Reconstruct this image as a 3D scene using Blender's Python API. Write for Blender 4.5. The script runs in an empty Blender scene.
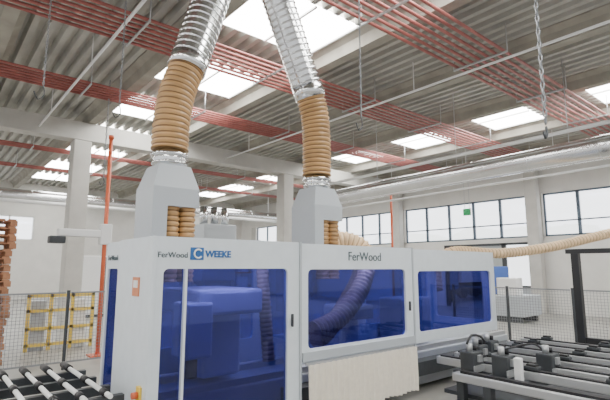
import bpy, bmesh, math, random
from mathutils import Vector, Matrix
random.seed(4)
scene = bpy.context.scene

# ------------------------------------------------------------------ materials
def mat(name, col, rough=0.6, metal=0.0, noise=0.0, nscale=8.0, emit=0.0, spec=0.5):
    m = bpy.data.materials.new(name); m.use_nodes = True
    nt = m.node_tree; b = nt.nodes['Principled BSDF']
    b.inputs['Base Color'].default_value = (*col, 1)
    b.inputs['Roughness'].default_value = rough
    b.inputs['Metallic'].default_value = metal
    if noise > 0:
        tc = nt.nodes.new('ShaderNodeTexCoord'); n = nt.nodes.new('ShaderNodeTexNoise')
        n.inputs['Scale'].default_value = nscale; n.inputs['Detail'].default_value = 5
        r = nt.nodes.new('ShaderNodeValToRGB')
        r.color_ramp.elements[0].position = .3; r.color_ramp.elements[1].position = .7
        r.color_ramp.elements[0].color = (*[c*(1-noise) for c in col], 1)
        r.color_ramp.elements[1].color = (*[min(1, c*(1+noise)) for c in col], 1)
        nt.links.new(tc.outputs['Object'], n.inputs['Vector'])
        nt.links.new(n.outputs['Fac'], r.inputs['Fac'])
        nt.links.new(r.outputs['Color'], b.inputs['Base Color'])
    if emit > 0:
        b.inputs['Emission Color'].default_value = (*col, 1)
        b.inputs['Emission Strength'].default_value = emit
    return m

M = {}
M['paint'] = mat('machine_paint', (.68, .73, .77), .35, noise=.03)
M['paint2'] = mat('machine_paint_grey', (.43, .46, .49), .4)
M['white'] = mat('white_paint', (.8, .8, .79), .5)
M['curtain'] = mat('curtain_fabric', (.84, .79, .69), .9, noise=.04, nscale=20)
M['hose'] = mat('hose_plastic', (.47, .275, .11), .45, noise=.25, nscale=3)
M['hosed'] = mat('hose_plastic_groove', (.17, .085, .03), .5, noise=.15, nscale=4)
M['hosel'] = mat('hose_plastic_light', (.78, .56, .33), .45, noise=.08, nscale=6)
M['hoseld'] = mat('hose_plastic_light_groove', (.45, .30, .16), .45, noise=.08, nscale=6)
M['galv'] = mat('galvanised_steel', (.80, .81, .82), .18, 1.0, noise=.18, nscale=4)
M['galvs'] = mat('galvanised_steel_dull', (.78, .79, .80), .24, 1.0, noise=.08, nscale=2)
M['alu'] = mat('aluminium', (.5, .51, .52), .4, .6)
M['black'] = mat('black_steel', (.015, .015, .017), .5)
M['dark'] = mat('dark_steel', (.045, .05, .055), .5, noise=.2)
M['red'] = mat('red_pipe_paint', (.34, .105, .09), .5, noise=.2, nscale=3)
M['orange'] = mat('orange_red_paint', (.65, .13, .05), .45)
M['conc'] = mat('precast_concrete', (.34, .32, .275), .9, noise=.15, nscale=2)
M['col'] = mat('painted_concrete', (.50, .485, .45), .85, noise=.08, nscale=2)
M['sheet'] = mat('corrugated_sheet', (.43, .42, .385), .8, noise=.14, nscale=1.2)
M['wall'] = mat('wall_plaster', (.68, .665, .63), .9, noise=.05, nscale=1.5)
M['floor'] = mat('floor_concrete', (.29, .28, .255), .4, noise=.15, nscale=1.2)
M['sky'] = mat('skylight_panel', (1, 1, .97), .5, emit=18)
M['yellow'] = mat('yellow_paint', (.80, .56, .08), .5)
M['wood'] = mat('pallet_wood', (.36, .17, .09), .8, noise=.3, nscale=5)
M['green'] = mat('exit_sign_green', (.01, .22, .07), .5, emit=.1)
M['blue'] = mat('blue_paint', (.05, .13, .45), .5)
M['logo'] = mat('logo_blue', (.02, .12, .36), .4)
M['logog'] = mat('logo_grey', (.06, .09, .10), .4)
M['label'] = mat('orange_label', (.62, .22, .10), .5)
M['leaf'] = mat('foliage', (.16, .26, .08), .9, noise=.5, nscale=6)
M['asph'] = mat('asphalt', (.45, .45, .44), .9, noise=.1)
M['wire'] = mat('fence_wire', (.25, .26, .27), .5, .3)
M['wframe'] = mat('window_frame_blue_grey', (.09, .12, .16), .5)

def glass(name, col, gl, em=0.0):
    m = bpy.data.materials.new(name); m.use_nodes = True
    nt = m.node_tree; nt.nodes.clear()
    o = nt.nodes.new('ShaderNodeOutputMaterial'); t = nt.nodes.new('ShaderNodeBsdfTransparent')
    g = nt.nodes.new('ShaderNodeBsdfGlossy'); x = nt.nodes.new('ShaderNodeMixShader')
    t.inputs['Color'].default_value = (*col, 1); g.inputs['Roughness'].default_value = .03
    g.inputs['Color'].default_value = (.6, .64, .9, 1)
    x.inputs['Fac'].default_value = gl
    nt.links.new(t.outputs[0], x.inputs[1]); nt.links.new(g.outputs[0], x.inputs[2])
    out = x.outputs[0]
    if em > 0:
        e = nt.nodes.new('ShaderNodeEmission'); e.inputs['Strength'].default_value = em
        a = nt.nodes.new('ShaderNodeAddShader')
        nt.links.new(out, a.inputs[0]); nt.links.new(e.outputs[0], a.inputs[1]); out = a.outputs[0]
    nt.links.new(out, o.inputs['Surface'])
    return m
M['bglass'] = glass('blue_polycarbonate', (.25, .27, .60), .065)
M['bglass2'] = glass('blue_polycarbonate_clear', (.62, .66, .93), .05)
M['pane'] = glass('window_glass', (.85, .88, .92), .08, 1.5)

# ------------------------------------------------------------------ mesh builder
class B:
    def __init__(s, name):
        s.name = name; s.bm = bmesh.new(); s.mats = []
    def mi(s, k):
        if k not in s.mats: s.mats.append(k)
        return s.mats.index(k)
    def face(s, vs, k, smooth=False):
        try: f = s.bm.faces.new(vs)
        except ValueError: return
        f.material_index = s.mi(k); f.smooth = smooth
    def box(s, x0, x1, y0, y1, z0, z1, k, bev=0.0):
        tb = bmesh.new() if bev else s.bm
        v = [tb.verts.new(p) for p in [(x0,y0,z0),(x1,y0,z0),(x1,y1,z0),(x0,y1,z0),(x0,y0,z1),(x1,y0,z1),(x1,y1,z1),(x0,y1,z1)]]
        fs = [tb.faces.new([v[i] for i in q]) for q in [(0,3,2,1),(4,5,6,7),(0,1,5,4),(1,2,6,5),(2,3,7,6),(3,0,4,7)]]
        if bev:
            bmesh.ops.bevel(tb, geom=list(tb.edges), offset=bev, segments=2, affect='EDGES', profile=.5)
            mp = {q: s.bm.verts.new(q.co) for q in tb.verts}
            for f in tb.faces: s.face([mp[q] for q in f.verts], k)
            tb.free()
        else:
            i = s.mi(k)
            for f in fs: f.material_index = i
    def prism(s, poly, axis, a0, a1, k):
        def P(u, v, a):
            return {'x': (a, u, v), 'y': (u, a, v), 'z': (u, v, a)}[axis]
        A = [s.bm.verts.new(P(u, v, a0)) for u, v in poly]; C = [s.bm.verts.new(P(u, v, a1)) for u, v in poly]
        n = len(poly)
        for i in range(n): s.face([A[i], A[(i+1) % n], C[(i+1) % n], C[i]], k)
        s.face(A[::-1], k); s.face(C, k)
    def ring(s, c, t, up, r, seg):
        t = t.normalized(); a = up - t*up.dot(t); a.normalize(); b = t.cross(a)
        return [s.bm.verts.new(c + a*(r*math.cos(6.28318530718*i/seg)) + b*(r*math.sin(6.28318530718*i/seg))) for i in range(seg)]
    def sweep(s, pts, rads, k, seg=16, cap=True, ks=None, smooth=True):
        pts = [Vector(p) for p in pts]; n = len(pts); rings = []
        t = pts[1]-pts[0]
        up = Vector((0, 0, 1)) if abs(t.normalized().z) < .9 else Vector((0, 1, 0))
        for i in range(n):
            t = pts[min(i+1, n-1)]-pts[max(i-1, 0)]
            if t.length < 1e-6: t = pts[n-1]-pts[0]
            tn = t.normalized(); up = (up - tn*up.dot(tn)).normalized()
            rings.append(s.ring(pts[i], t, up, rads[i], seg))
        for i in range(n-1):
            kk = ks[i] if ks else k
            for j in range(seg):
                s.face([rings[i][j], rings[i][(j+1) % seg], rings[i+1][(j+1) % seg], rings[i+1][j]], kk, smooth)
        if cap: s.face(rings[0][::-1], k); s.face(rings[-1], k)
    def cyl(s, p0, p1, r, k, seg=12, r1=None):
        s.sweep([p0, p1], [r, r if r1 is None else r1], k, seg)
    def path(s, ctrl, step):
        P = [Vector(p) for p in ctrl]; P = [P[0]*2-P[1]]+P+[P[-1]*2-P[-2]]; out = []
        for i in range(1, len(P)-2):
            L = (P[i+1]-P[i]).length; m = max(2, int(L/step))
            for j in range(m):
                t = j/m; a, b, c, d = P[i-1], P[i], P[i+1], P[i+2]
                out.append(.5*((2*b)+(c-a)*t+(2*a-5*b+4*c-d)*t*t+(3*b-a-3*c+d)*t**3))
        out.append(P[-2]); return out
    def hose(s, ctrl, r, k, pitch=.06, amp=.1, seg=20):
        p = s.path(ctrl, pitch/4)
        pat = (1+amp*.5, 1+amp*.5, 1-amp*.3, 1-amp*.3)
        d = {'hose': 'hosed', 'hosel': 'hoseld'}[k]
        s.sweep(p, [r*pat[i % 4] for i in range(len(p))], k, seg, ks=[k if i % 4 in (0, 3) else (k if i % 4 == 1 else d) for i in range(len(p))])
    def tube(s, ctrl, r, k, seg=8, step=.15):
        p = s.path(ctrl, step); s.sweep(p, [r]*len(p), k, seg)
    def spiral(s, p0, p1, r, k, pitch=.10, seg=32, rib=.011):
        p0 = Vector(p0); p1 = Vector(p1); L = (p1-p0).length; d = (p1-p0)/L
        pts = []; rr = []; a = 0
        while a < L-pitch:
            for o, q in ((0, r), (.004, r), (pitch-.028, r), (pitch-.024, r), (pitch-.018, r+rib), (pitch-.006, r+rib)):
                pts.append(p0+d*(a+o)); rr.append(q)
            a += pitch
        pts.append(p1); rr.append(r)
        s.sweep(pts, rr, k, seg)
    def frame(s, x0, x1, z0, z1, hx0, hx1, hz0, hz1, r, y0, y1, k, axis='y'):
        """plate with a rounded rectangular opening"""
        def P(u, v, a): return (u, a, v) if axis == 'y' else (a, u, v)
        cs = [(hx1-r, hz1-r, 0), (hx0+r, hz1-r, 90), (hx0+r, hz0+r, 180), (hx1-r, hz0+r, 270)]
        oc = [(x1, z1), (x0, z1), (x0, z0), (x1, z0)]
        lay = []
        for a in (y0, y1):
            O = [s.bm.verts.new(P(u, v, a)) for u, v in oc]
            A = [[s.bm.verts.new(P(cx+r*math.cos(math.radians(st+q*18)), cz+r*math.sin(math.radians(st+q*18)), a)) for q in range(6)] for cx, cz, st in cs]
            for i in range(4):
                for q in range(5): s.face([O[i], A[i][q], A[i][q+1]], k)
                j = (i+1) % 4
                s.face([O[i], A[i][5], A[j][0], O[j]], k)
            lay.append((O, [v for c in A for v in c]))
        (O0, I0), (O1, I1) = lay
        for i in range(4): s.face([O0[i], O0[(i+1) % 4], O1[(i+1) % 4], O1[i]], k)
        n = len(I0)
        for i in range(n): s.face([I0[i], I0[(i+1) % n], I1[(i+1) % n], I1[i]], k)
    def done(s, recalc=True):
        if recalc: bmesh.ops.recalc_face_normals(s.bm, faces=s.bm.faces)
        me = bpy.data.meshes.new(s.name); s.bm.to_mesh(me); s.bm.free()
        for k in s.mats: me.materials.append(M[k])
        o = bpy.data.objects.new(s.name, me); scene.collection.objects.link(o); return o

def text(body, loc, size, k, parent, rot=(math.pi/2, 0, 0), bold=0.0):
    c = bpy.data.curves.new('lettering', 'FONT'); c.body = body; c.size = size; c.extrude = .003; c.offset = bold
    c.materials.append(M[k]); o = bpy.data.objects.new('lettering', c); scene.collection.objects.link(o)
    o.location = loc; o.rotation_euler = rot; o.parent = parent; return o

# ------------------------------------------------------------------ room shell
XW, YB, ZC = 20.0, 32.0, 7.0
b = B('floor'); b.box(-8, XW, -6, YB, -.2, 0, 'floor'); b.done()
b = B('ground_outside'); b.box(XW+.3, 60, -20, 60, -.3, -.1, 'asph'); b.done()

b = B('wall_right')
DY0, DY1, DZ, WZ = 8.75, 13.0, 2.95, 3.15
b.box(XW, XW+.3, -6, DY0, 0, WZ, 'wall'); b.box(XW, XW+.3, DY1, YB, 0, WZ, 'wall')
b.box(XW, XW+.3, DY0, DY1, DZ, WZ, 'wall')
b.box(XW, XW+.3, -6, YB, 4.97, 7.3, 'wall')
cols = [1.2, 8.4, 15.6, 22.8, 30.0]
for y in cols: b.box(XW-.12, XW+.3, y-.3, y+.3, WZ, 4.97, 'col')
b.box(XW, XW+.3, -6, -5.6, WZ, 4.97, 'wall'); b.box(XW, XW+.3, 30, YB, WZ, 4.97, 'wall')
b.done()
for i in range(4):
    b = B('window_%d' % (i+1)); y0, y1 = cols[i]+.3, cols[i+1]-.3
    b.box(XW+.1, XW+.12, y0, y1, WZ, 4.97, 'pane')
    n = 5
    for j in range(n+1):
        y = y0+(y1-y0)*j/n; b.box(XW+.04, XW+.18, max(y0, y-.06), min(y1, y+.06), WZ, 4.97, 'wframe')
    for z in (WZ, 4.90): b.box(XW+.04, XW+.18, y0, y1, z, z+.07, 'wframe')
    b.box(XW+.04, XW+.18, y0, y1, 3.75, 3.80, 'wframe')
    b.done()
b = B('door_1')
for y in (DY0, 9.85, 9.95, DY1-.1): b.box(XW+.02, XW+.25, y, y+.1, 0, DZ, 'dark')
b.box(XW+.02, XW+.25, DY0, DY1, DZ-.1, DZ, 'dark')
for j in range(3): b.box(XW+.1, XW+.15, 10.05, DY1-.1, DZ-.1-.16*(j+1), DZ-.1-.16*j-.02, 'paint2')
b.box(XW+.08, XW+.14, DY0+.1, 9.85, 1.0, 1.08, 'dark'); b.box(XW+.1, XW+.12, DY0+.1, 9.85, 1.08, DZ-.1, 'pane'); b.box(XW+.1, XW+.12, DY0+.1, 9.85, 0, 1.0, 'paint2')
b.done()

b = B('wall_back')
b.box(-8, XW+.3, YB, YB+.3, 0, 3.5, 'wall'); b.box(-8, XW+.3, YB, YB+.3, 4.97, 7.3, 'wall')
b.box(-8, 1.2, YB, YB+.3, 3.5, 4.97, 'wall'); b.box(5.1, XW+.3, YB, YB+.3, 3.5, 4.97, 'wall')
b.done()
b = B('window_5'); b.box(1.2, 5.1, YB+.1, YB+.12, 3.5, 4.97, 'pane')
for x in (1.2, 2.45, 3.75, 5.02): b.box(x, x+.08, YB+.04, YB+.18, 3.5, 4.97, 'white')
b.box(1.2, 5.1, YB+.04, YB+.18, 3.5, 3.58, 'white'); b.box(1.2, 5.1, YB+.04, YB+.18, 4.89, 4.97, 'white'); b.done()

# ceiling
teg = [-8.45+3.1*i for i in range(0, 10)]
sk_x = [-3.8, 5.5, 14.8]; sk_y = [3.5+3.6*i for i in range(-2, 8)]
b = B('ceiling')
def corr(x0, x1, y0, y1):
    p = .31; n = int(round((x1-x0)/p)); prof = []
    for i in range(n):
        a = x0+(x1-x0)*i/n; w = (x1-x0)/n
        prof += [(a, 7.12), (a+.38*w, 7.12), (a+.5*w, 6.97), (a+.88*w, 6.97)]
    prof.append((x1, 7.12))
    A = [b.bm.verts.new((x, y0, z)) for x, z in prof]; C = [b.bm.verts.new((x, y1, z)) for x, z in prof]
    for i in range(len(prof)-1): b.face([A[i], A[i+1], C[i+1], C[i]], 'sheet')
for i in range(len(teg)-1):
    a, c = teg[i]+.3, teg[i+1]-.3; c0 = (teg[i]+teg[i+1])/2
    if any(abs(c0-s) < .3 for s in sk_x):
        e = -6
        for y in sk_y:
            corr(a, c, e, y-.9); e = y+.9
        corr(a, c, e, YB)
    else: corr(a, c, -6, YB)
b.box(-8.5, XW+.3, -6, YB+.3, 7.25, 7.35, 'sheet')
b.done(False)
for x in sk_x:
    for y in sk_y:
        b = B('skylight'); X0, X1 = x-1.22, x+1.22
        b.box(X0, X1, y-.89, y+.89, 6.97, 7.0, 'sky')
        for q in (X0, x-.02, X1-.05): b.box(q, q+.05, y-.89, y+.89, 6.93, 6.97, 'white')
        b.done()
prof = [(-.13, 6.62), (.13, 6.62), (.17, 6.86), (.32, 6.95), (.32, 7.04), (-.32, 7.04), (-.32, 6.95), (-.17, 6.86)]
for x in teg:
    b = B('roof_beam'); b.prism([(x+u, v) for u, v in prof], 'y', -6, YB, 'conc'); b.done()
b = B('main_girder'); b.box(-8, XW-.01, 15.75, 16.25, 6.0, 6.61, 'col', .02); b.done()
for x in (-4.8, 3.7, 12.25):
    b = B('column'); b.box(x-.27, x+.27, 15.72, 16.28, 0, 5.99, 'col', .03); b.done()
for y in cols[1:4]:
    b = B('column'); b.box(XW-.5, XW-.13, y-.25, y+.25, 0, 5.99 if abs(y-16) < 1 else 6.9, 'col', .03); b.done()

for yc, n in ((4.75, 7), (8.4, 7), (12.1, 6), (19.5, 4), (23.5, 4)):
    b = B('red_ceiling_pipes')
    for i in range(n):
        y = yc+(i-(n-1)/2)*.18
        b.cyl((-8, y, 6.4), (XW-.02, y, 6.4), .033, 'red', 8)
    for x in [-6.5+3.1*i for i in range(9)]:
        b.box(x-.02, x+.02, yc-n*.09, yc+n*.09, 6.33, 6.365, 'alu')
        for q in (-1, 1): b.cyl((x, yc+q*n*.09, 6.33), (x, yc+q*n*.09, 6.96), .012, 'alu', 6)
    b.done()
for i, (x, z) in enumerate(((2.4, 6.35), (9.0, 6.35), (17.3, 6.35))):
    b = B('conduit_pipe'); b.cyl((x, -4, z-.15), (x, 15.7, z-.15), .03, 'white', 8)
    for y in (-3, 1, 6.5, 10, 14): b.cyl((x, y, z-.15), (x, y, 6.96), .012, 'white', 6)
    b.done()

# ------------------------------------------------------------------ machining centre
XA, XB_, YF, YR, ZT = 1.61, 7.84, 4.08, 5.44, 2.14
b = B('machining_centre')
T = .06
b.frame(1.61, 3.35, .18, ZT, 1.72, 3.17, .30, 1.84, .05, YF, YF+T, 'paint')
b.box(1.93, 1.955, YF-.01, YF+T, .3, 1.84, 'paint')
b.frame(3.36, 5.45, .78, ZT-.01, 3.47, 5.28, .93, 1.83, .06, YF, YF+T, 'paint')
b.frame(5.46, 7.84, .78, ZT-.02, 5.60, 7.70, .93, 1.80, .06, YF+.02, YF+T+.02, 'paint')
b.box(3.38, 5.43, YF-.02, YF, .80, .90, 'paint2')
b.box(1.72, 3.17, YF+.03, YF+.035, .30, 1.84, 'bglass')
b.box(3.47, 5.28, YF+.03, YF+.035, .93, 1.83, 'bglass')
b.box(5.60, 7.70, YF+.05, YF+.055, .93, 1.80, 'bglass')
b.box(1.60, 1.64, YF-.02, YF+.1, .18, ZT, 'paint', .008)
b.box(3.335, 3.365, YF-.015, YF+.1, .1, ZT+.005, 'paint2')
b.box(5.44, 5.47, YF-.01, YF+.1, .75, ZT, 'paint2')
b.box(3.22, 3.24, YF-.03, YF-.0, 1.2, 1.34, 'dark', .006)
b.box(5.34, 5.36, YF-.03, YF, 1.25, 1.38, 'dark', .006)
b.frame(4.14, 4.98, .18, ZT, 4.3, 4.82, .3, .32, .009, XA, XA+T, 'paint', axis='x')
b.frame(4.99, YR, .18, ZT-.01, 5.05, 5.38, .3, 1.84, .03, XA+.01, XA+T, 'paint', axis='x')
b.box(XA+.03, XA+.035, 5.05, 5.38, .3, 1.84, 'bglass')
b.box(XA-.01, XA, 4.36, 4.53, 1.58, 1.76, 'label'); b.box(XA-.013, XA-.009, 4.39, 4.50, 1.66, 1.73, 'white')
b.box(XA-.03, XA, 4.15, 4.24, .66, .80, 'yellow'); b.cyl((XA-.03, 4.2, .73), (XA-.08, 4.2, .73), .03, 'orange')
b.frame(4.16, YR, .78, ZT-.02, 4.3, 5.3, .93, 1.8, .05, XB_-T, XB_, 'paint', axis='x')
for a, c in ((1.67, 3.7), (3.7, 5.75), (5.75, 7.78)):
    b.frame(a, c, .6, ZT-.02, a+.12, c-.12, .9, 1.84, .05, YR-T, YR, 'paint')
    b.box(a+.12, c-.12, YR-.035, YR-.03, .9, 1.84, 'bglass2')
for y in (YF+.1, 4.46, YR-.14): b.box(1.67, 7.78, y, y+.04, ZT-.12, ZT-.04, 'paint2')
for x in (1.7, 3.3, 5.4, 7.7): b.box(x, x+.06, YF+.1, YR-.1, ZT-.1, ZT-.05, 'paint2')
for x0, x1 in ((2.0, 3.0), (3.7, 5.0), (6.0, 7.3)): b.box(x0, x1, 4.17, 4.23, ZT-.15, ZT-.11, 'white')  # housings made up for the added fill lights
b.box(1.75, 9.0, 4.5, 5.3, .05, .55, 'paint2', .02)
b.box(1.75, 9.0, 4.55, 4.62, .55, .62, 'alu'); b.box(1.75, 9.0, 5.15, 5.22, .55, .62, 'alu')
b.box(3.4, 9.0, 4.3, 4.5, .25, .45, 'dark')
b.box(2.5, 3.0, 4.75, 5.3, .62, 1.6, 'white', .04)
b.box(2.2, 3.0, 4.3, 5.3, 1.35, 1.62, 'white', .04)
b.box(2.05, 2.35, 4.25, 4.6, .95, 1.5, 'white', .03)
b.cyl((2.2, 4.42, .75), (2.2, 4.42, .95), .06, 'black')
b.box(4.8, 5.2, 4.9, 5.3, .62, 1.3, 'white', .04); b.box(4.85, 5.3, 4.7, 5.2, 1.1, 1.3, 'paint2', .02)
b.box(6.1, 6.9, 4.8, 5.3, .62, 1.35, 'paint2', .03)
mc = b.done()
for x, ww in ((2.5, 1.0), (4.35, 1.3), (6.65, 1.3)):  # fill lights added inside the bays to brighten hoses and gantry
    l = bpy.data.lights.new('added_enclosure_fill', 'AREA'); l.shape = 'RECTANGLE'; l.size = ww; l.size_y = .05; l.energy = 16; l.color = (1, .97, .92)
    o = bpy.data.objects.new('added_enclosure_fill', l); scene.collection.objects.link(o); o.location = (x, 4.2, ZT-.155); o.rotation_euler = (math.radians(25), 0, 0); o.parent = mc
text('FerWood', (1.655, YF-.004, 1.945), .075, 'logog', mc)
text('WEEKE', (2.14, YF-.004, 1.955), .09, 'logo', mc, bold=.003)
text('FerWood', (4.13, YF-.004, 1.94), .16, 'logog', mc)
bb = B('badge'); bb.box(1.98, 2.12, YF-.006, YF-.001, 1.925, 2.045, 'logo'); o = bb.done(); o.parent = mc
bb = B('badge_ring')
pp = [(2.06+.042*math.cos(a), YF-.01, 1.985+.042*math.sin(a)) for a in [math.radians(40+q*20) for q in range(15)]]
bb.sweep(pp, [.009]*len(pp), 'white', 6); o = bb.done(); o.parent = mc
text('FerWood', (1.606, 5.35, 1.93), .08, 'logog', mc, rot=(math.pi/2, 0, -math.pi/2))

b = B('dust_curtain'); n = 264; x0, x1 = 3.40, 5.36
pr = []
for i in range(n+1):
    t = i/n; ph = t*22*math.pi*2
    pr.append((x0+(x1-x0)*t, YF-.10+.055*abs(math.sin(ph/2))))
rows = [(.77, .0), (.6, -.005), (.4, -.01), (.2, -.01)]
V = [[b.bm.verts.new((x, y+o, z+.01*math.sin(i*.11)*(z < .22))) for i, (x, y) in enumerate(pr)] for z, o in rows]
for r in range(len(rows)-1):
    for i in range(n): b.face([V[r][i], V[r][i+1], V[r+1][i+1], V[r+1][i]], 'curtain', True)
b.box(x0, x1, YF-.05, YF-.03, .765, .79, 'alu')
b.done(False)

# ------------------------------------------------------------------ extraction towers + ducts
def tower(name, x, y):
    b = B(name); w, d = .26, .25
    def fr(x0, x1, y0, y1, z): return [b.bm.verts.new(p) for p in ((x0, y0, z), (x1, y0, z), (x1, y1, z), (x0, y1, z))]
    b.box(x-w, x-w+.16, y-d, y+d, ZT-.04, 2.5, 'paint2'); b.box(x-w+.16, x+w, y+.14, y+d, ZT-.04, 2.5, 'paint2')
    A = fr(x-w, x+w, y-d, y+d, 2.5); C = fr(x-w, x+w, y-d, y+d, 2.70); D = fr(x-.18, x+.18, y-.18, y+.18, 2.96)
    for P, Q in ((A, C), (C, D)):
        for i in range(4): b.face([P[i], P[(i+1) % 4], Q[(i+1) % 4], Q[i]], 'paint2')
    b.face(A[::-1], 'paint2'); b.face(D, 'paint2')
    b.cyl((x, y, 2.95), (x, y, 3.15), .18, 'galv', 24); b.cyl((x, y, 2.99), (x, y, 3.01), .195, 'galv', 24)
    b.cyl((x, y, 3.08), (x, y, 3.11), .205, 'galv', 24)
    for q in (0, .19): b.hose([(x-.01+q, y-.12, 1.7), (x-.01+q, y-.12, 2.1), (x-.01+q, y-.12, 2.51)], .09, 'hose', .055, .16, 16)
    return b.done()
tower('extraction_hood', 2.03, 4.8); tower('extraction_hood', 4.25, 4.8)
b = B('extraction_duct')
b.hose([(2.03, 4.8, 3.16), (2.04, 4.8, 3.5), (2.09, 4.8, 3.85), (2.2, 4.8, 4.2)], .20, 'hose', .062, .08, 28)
b.cyl((2.19, 4.8, 4.16), (2.235, 4.8, 4.32), .225, 'galv', 24)
b.spiral((2.225, 4.8, 4.28), (2.8, 4.8, 6.3), .215, 'galv', .085)
b.spiral((2.78, 4.8, 6.25), (2.98, 4.8, 6.9), .22, 'galv', .085)
b.done()
b = B('extraction_duct')
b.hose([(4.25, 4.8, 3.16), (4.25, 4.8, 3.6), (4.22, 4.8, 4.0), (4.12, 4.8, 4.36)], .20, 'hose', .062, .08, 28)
b.cyl((4.13, 4.8, 4.3), (4.06, 4.8, 4.48), .225, 'galv', 24)
b.spiral((4.07, 4.8, 4.44), (3.2, 4.8, 6.3), .215, 'galv', .085)
b.done()
b = B('flexible_suction_hose')
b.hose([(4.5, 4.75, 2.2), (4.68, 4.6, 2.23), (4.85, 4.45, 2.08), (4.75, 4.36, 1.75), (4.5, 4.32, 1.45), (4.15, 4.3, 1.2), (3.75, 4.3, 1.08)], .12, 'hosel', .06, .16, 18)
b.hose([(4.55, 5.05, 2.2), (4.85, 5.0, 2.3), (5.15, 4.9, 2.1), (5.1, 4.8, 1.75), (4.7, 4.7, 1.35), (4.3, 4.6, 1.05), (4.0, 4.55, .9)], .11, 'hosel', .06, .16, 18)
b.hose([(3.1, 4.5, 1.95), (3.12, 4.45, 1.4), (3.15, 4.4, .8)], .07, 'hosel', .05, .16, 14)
b.done()

b = B('main_extraction_duct')
b.spiral((11.6, 12.9, 4.42), (11.6, 2.9, 4.56), .27, 'galvs', 1.6)
b.box(11.3, 11.9, 2.0, 2.9, 4.1, 5.3, 'paint2', .03)
b.cyl((11.3, 13, 4.9), (11.3, 2.9, 5.03), .05, 'white', 10)
b.cyl((11.6, 13, 3.98), (11.6, 2.9, 4.12), .03, 'white', 10)
b.cyl((11.6, 2.5, 5.3), (11.6, 2.5, 6.9), .06, 'galv', 12)
for y in (4, 7, 10, 12.5): b.cyl((11.6, y, 4.6), (11.6, y, 6.96), .012, 'alu', 6)
b.done()
b = B('flexible_suction_hose')
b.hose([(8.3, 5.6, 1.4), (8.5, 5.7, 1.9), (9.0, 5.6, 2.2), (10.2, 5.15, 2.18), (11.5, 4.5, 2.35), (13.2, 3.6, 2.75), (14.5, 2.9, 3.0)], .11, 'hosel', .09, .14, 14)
b.done()

# ------------------------------------------------------------------ work tables
def console(b, x, y0, y1, z, n=3):
    b.box(x-.06, x+.06, y0, y1, z-.1, z, 'alu', .01)
    b.box(x-.035, x+.035, y0+.05, y1-.05, z, z+.02, 'black')
    for i in range(n):
        y = y0+(y1-y0)*(i+.5)/n
        b.box(x-.06, x+.06, y-.08, y+.08, z+.02, z+.06, 'dark', .01)
        b.box(x-.045, x+.045, y-.055, y+.055, z+.06, z+.085, 'black', .008)
    b.box(x-.07, x+.07, y0-.02, y0, z-.12, z+.02, 'alu')
b = B('console_table')
for i in range(8):
    x = -.05+.2*i; b.cyl((x, 4.2, .76), (x, 5.9, .76), .022, 'white', 10)
    b.cyl((x, 5.6, .76), (x, 5.9, .76), .036, 'black', 12); b.cyl((x, 4.9, .76), (x, 5.05, .76), .034, 'black', 12); b.cyl((x, 4.3, .76), (x, 4.42, .76), .034, 'black', 12)
for y in (4.35, 4.75, 5.2, 5.6): b.box(-.2, 1.52, y, y+.07, .64, .72, 'dark')
for x in (0, 1.3):
    for y in (4.36, 5.21): b.box(x, x+.08, y, y+.08, 0, .64, 'dark')
b.box(-.15, 1.5, 4.4, 5.6, .3, .5, 'dark')
b.done()
b = B('console_table')
for x in (5.75, 6.2, 6.7, 7.25, 7.8, 8.3): console(b, x, 1.3, 3.9, .62)
b.box(5.5, 8.6, 1.5, 1.62, .38, .52, 'dark'); b.box(5.5, 8.6, 3.4, 3.52, .38, .52, 'dark')
b.box(5.5, 8.6, 2.6, 2.66, .4, .52, 'dark')
b.box(5.7, 8.5, 1.7, 3.8, .15, .2, 'dark')
b.box(5.28, 5.42, .6, 3.4, .44, .54, 'alu', .015)
b.box(5.31, 5.39, .7, 3.3, .54, .57, 'black')
for x in (5.55, 7.0, 8.4):
    for y in (1.51, 3.41): b.box(x, x+.1, y, y+.1, 0, .38, 'dark')
for y in (.8, 2.9): b.box(5.3, 5.4, y, y+.1, 0, .44, 'dark')
b.box(5.42, 5.6, 1.5, 1.6, .42, .5, 'dark')
for x, y in ((5.6, 3.3), (6.1, 3.5), (5.65, 2.9), (6.6, 3.6), (6.2, 2.6)):
    b.box(x-.12, x+.12, y-.1, y+.1, .5, .78, 'dark', .015); b.cyl((x-.05, y, .78), (x-.05, y, .88), .04, 'alu'); b.cyl((x+.08, y, .78), (x+.08, y, .84), .03, 'black')
    b.box(x-.14, x+.14, y-.12, y-.1, .54, .62, 'alu'); b.box(x-.04, x+.04, y-.13, y-.1, .66, .74, 'alu')
b.box(5.45, 5.53, 2.6, 2.68, .4, .8, 'white', .01)
b.tube([(5.5, 3.3, .88), (5.7, 3.35, .96), (6.1, 3.45, .9), (6.5, 3.6, .75)], .015, 'black')
b.tube([(5.6, 2.9, .84), (6.0, 2.7, .9), (6.8, 2.9, .7)], .012, 'black')
b.done()

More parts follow.
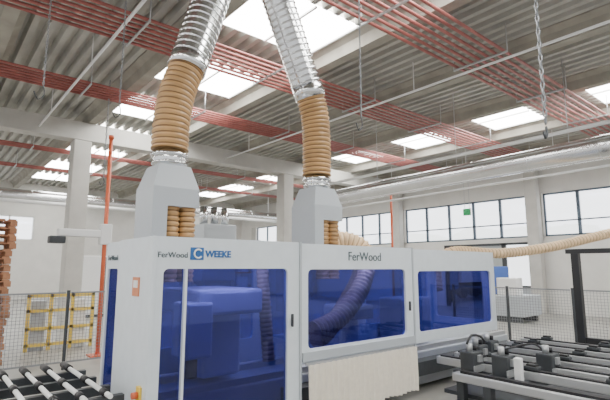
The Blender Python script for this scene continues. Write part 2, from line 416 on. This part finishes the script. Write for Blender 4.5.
# ------------------------------------------------------------------ fences, gate, posts
def fence(name, p0, p1, h):
    b = B(name); p0 = Vector(p0); p1 = Vector(p1); L = (p1-p0).length; d = (p1-p0)/L; n = max(1, round(L/1.4))
    along_x = abs(d.x) > .5
    def bx(a, c, z0, z1, w, k):
        A = p0+d*a; C = p0+d*c
        if along_x: b.box(A.x, C.x, A.y-w, A.y+w, z0, z1, k)
        else: b.box(A.x-w, A.x+w, min(A.y, C.y), max(A.y, C.y), z0, z1, k)
    for i in range(n+1):
        a = L*i/n; bx(a-.025, a+.025, 0, h+.03, .025, 'dark')
    for i in range(n):
        a, c = L*i/n+.05, L*(i+1)/n-.05
        bx(a, c, h-.03, h, .012, 'wire'); bx(a, c, .12, .15, .012, 'wire')
        q = a
        while q < c: bx(q, q+.006, .15, h-.03, .003, 'wire'); q += .06
        z = .2
        while z < h-.05: bx(a, c, z, z+.006, .003, 'wire'); z += .06
    b.done()
fence('wire_mesh_fence', (10.5, 1.0, 0), (10.5, 6.6, 0), 1.4)
fence('wire_mesh_fence', (-1.5, 9.5, 0), (3.4, 9.5, 0), 1.4)
b = B('gate_frame')
b.box(8.94, 9.06, 3.1, 3.22, 0, 2.16, 'black'); b.box(8.94, 9.06, 1.6, 1.72, 0, 2.16, 'black'); b.box(8.93, 9.07, 1.6, 3.3, 2.1, 2.18, 'black')
b.box(8.95, 9.05, 1.7, 3.1, .55, .65, 'black')
b.box(8.8, 9.2, 3.0, 3.32, 0, .03, 'black')
b.done()
for x, y, z in ((3.05, 10.5, 4.75), (13.4, 10.9, 4.6)):
    b = B('red_column_pole'); b.cyl((x, y, 0), (x, y, z), .045, 'orange', 12); b.box(x-.18, x+.18, y-.18, y+.18, 0, .03, 'orange')
    b.cyl((x, y, z), (x, y, z+.08), .06, 'orange', 12)
    if x < 5:
        b.box(x-.95, x+.1, y-.09, y+.09, 2.5, 2.66, 'white', .02); b.box(x-.12, x+.12, y-.1, y+.1, 2.35, 2.8, 'white', .02)
        b.box(x-1.1, x-.8, y-.12, y+.12, 2.35, 2.5, 'dark', .02)
    b.done()
def chain(x, y, z0, z1, r=.03):
    b = B('hanging_chain'); z = z1; i = 0; st = r*2.6
    while z > z0:
        pts = []
        for q in range(9):
            a = 2*math.pi*q/8; u = r*.6*math.cos(a); v = r*1.6*math.sin(a)
            pts.append((x+(u if i % 2 else 0), y+(0 if i % 2 else u), z+v))
        b.sweep(pts, [r*.3]*9, 'wire', 5, False); z -= st; i += 1
    b.tube([(x, y, z0), (x+.02, y, z0-.12), (x-.05, y, z0-.2), (x-.1, y, z0-.1)], r*.45, 'dark')
    b.done(False)
chain(7.5, 2.9, 4.1, 6.9, .045)
chain(4.45, 4.1, 3.9, 6.9, .018); chain(2.0, 6.6, 4.2, 6.9, .018); chain(1.0, 6.5, 4.2, 6.9, .018); chain(3.5, 12.5, 4.2, 6.9, .03)

b = B('exit_sign'); b.box(17.0, 17.06, 9.78, 10.07, 4.0, 4.25, 'green'); b.box(17.06, 17.1, 9.76, 10.09, 3.98, 4.27, 'white')
for y in (9.82, 10.03): b.cyl((17.08, y, 4.26), (17.08, y, 6.96), .01, 'alu', 6)
b.done()

# ------------------------------------------------------------------ left / background things
b = B('pallet_stack')
for i in range(19):
    z = i*.148; j = random.uniform(-.04, .04)
    for q in range(6): b.box(.3+j+q*.185, .3+j+q*.185+.13, 10.6, 11.4, z+.11, z+.14, 'wood')
    for q in (0, .36, .71):
        b.box(.3+j, 1.38+j, 10.6+q, 10.69+q, z+.09, z+.11, 'wood')
        for u in (0, .48, .96): b.box(.3+j+u, .42+j+u, 10.6+q, 10.69+q, z+.0, z+.09, 'wood')
b.done()
b = B('yellow_guard_frame')
for x in (1.9, 2.35, 2.8, 3.25):
    b.box(x, x+.07, 11.9, 11.97, 0, 1.25, 'yellow')
for z in (.1, .45, .85, 1.18): b.box(1.9, 3.32, 11.9, 11.97, z, z+.07, 'yellow')
b.box(2.0, 2.3, 11.98, 12.3, 0, 1.1, 'paint2'); b.box(2.85, 3.15, 11.98, 12.3, 0, 1.1, 'white')
b.done()
b = B('background_duct')
b.spiral((-6, 24, 5.1), (18.5, 24, 5.1), .3, 'galvs', 1.2); b.cyl((-6, 22, 4.6), (18, 22, 4.6), .08, 'white')
for x in (0, 6, 12, 17): b.cyl((x, 24, 5.3), (x, 24, 6.96), .02, 'alu', 6)
b.done()
b = B('dust_filter_unit')
b.box(10.4, 12.2, 20, 21.5, 1.2, 4.0, 'paint2', .04)
for x in (10.7, 11.3, 11.9): b.cyl((x, 20.7, 4.0), (x, 20.7, 4.9), .2, 'galv', 16)
for x in (10.5, 12.0):
    for y in (20.1, 21.3): b.box(x, x+.1, y, y+.1, 0, 1.2, 'paint2')
b.prism([(10.5, 1.2), (12.1, 1.2), (11.5, .6), (11.1, .6)], 'y', 20.2, 21.3, 'paint2')
b.done()
b = B('electrical_cabinet')
b.box(4.6, 6.4, 18.6, 19.2, .1, 2.3, 'white', .02); b.box(5.49, 5.51, 18.59, 18.6, .15, 2.25, 'dark'); b.box(4.6, 6.4, 18.6, 19.2, 0, .1, 'dark')
b.box(5.4, 5.44, 18.56, 18.6, 1.1, 1.3, 'black'); b.done()
b = B('storage_rack')
for x in (13, 15, 17):
    for y in (24.5, 25.5): b.box(x, x+.08, y, y+.08, 0, 3.6, 'blue')
for z in (.3, 1.5, 2.7):
    b.box(13, 17.08, 24.5, 24.56, z, z+.1, 'orange'); b.box(13, 17.08, 25.5, 25.56, z, z+.1, 'orange')
    for q in range(4): b.box(13.15+q, 13.9+q, 24.6, 25.4, z+.1, z+.1+random.uniform(.4, .9), random.choice(['wood', 'white', 'paint2']))
b.done()
b = B('panel_saw')
b.box(15.5, 17, 7.2, 8.6, .2, .9, 'paint2', .03); b.box(15.5, 17, 8.3, 8.6, .9, 1.9, 'blue', .03); b.box(15.6, 16.1, 7.4, 8.1, .9, 1.5, 'white', .03)
for x in (15.6, 16.8): b.box(x, x+.1, 7.3, 8.5, 0, .2, 'dark')
b.done()
b = B('hedge')
for i in range(26):
    y = -2+i*1.4; c = Vector((33+random.uniform(-.5, .5), y, 1.9)); r = random.uniform(2.1, 3.0)
    tb = bmesh.new(); bmesh.ops.create_icosphere(tb, subdivisions=2, radius=r)
    mp = {v: b.bm.verts.new(c+v.co*random.uniform(.85, 1.15)) for v in tb.verts}
    for f in tb.faces: b.face([mp[v] for v in f.verts], 'leaf')
    tb.free()
b.done()
b = B('delivery_truck')
b.box(24, 30, 14.5, 17, 1.0, 3.4, 'white', .05); b.box(24.2, 29.8, 14.7, 16.8, .6, 1.0, 'dark'); b.box(22.2, 23.9, 14.6, 16.9, .6, 2.8, 'blue', .15)
for x in (23, 27.5, 29):
    for y in (14.7, 16.5): b.cyl((x, y, .4), (x, y+.3, .4), .5, 'black', 20)
b.done()

# ------------------------------------------------------------------ lighting
w = bpy.data.worlds.new('World'); scene.world = w; w.use_nodes = True
bg = w.node_tree.nodes['Background']; bg.inputs['Color'].default_value = (.98, .985, 1, 1); bg.inputs['Strength'].default_value = 1.05

# ------------------------------------------------------------------ camera
cam = bpy.data.cameras.new('camera'); co = bpy.data.objects.new('camera', cam); scene.collection.objects.link(co)
cam.sensor_width = 36; cam.lens = 453/610*36; cam.clip_end = 200
t = math.radians(8.5); a = math.radians(50)
co.location = (0, 0, 1.85)
co.rotation_euler = Vector((math.cos(a)*math.cos(t), math.sin(a)*math.cos(t), math.sin(t))).to_track_quat('-Z', 'Y').to_euler()
scene.camera = co
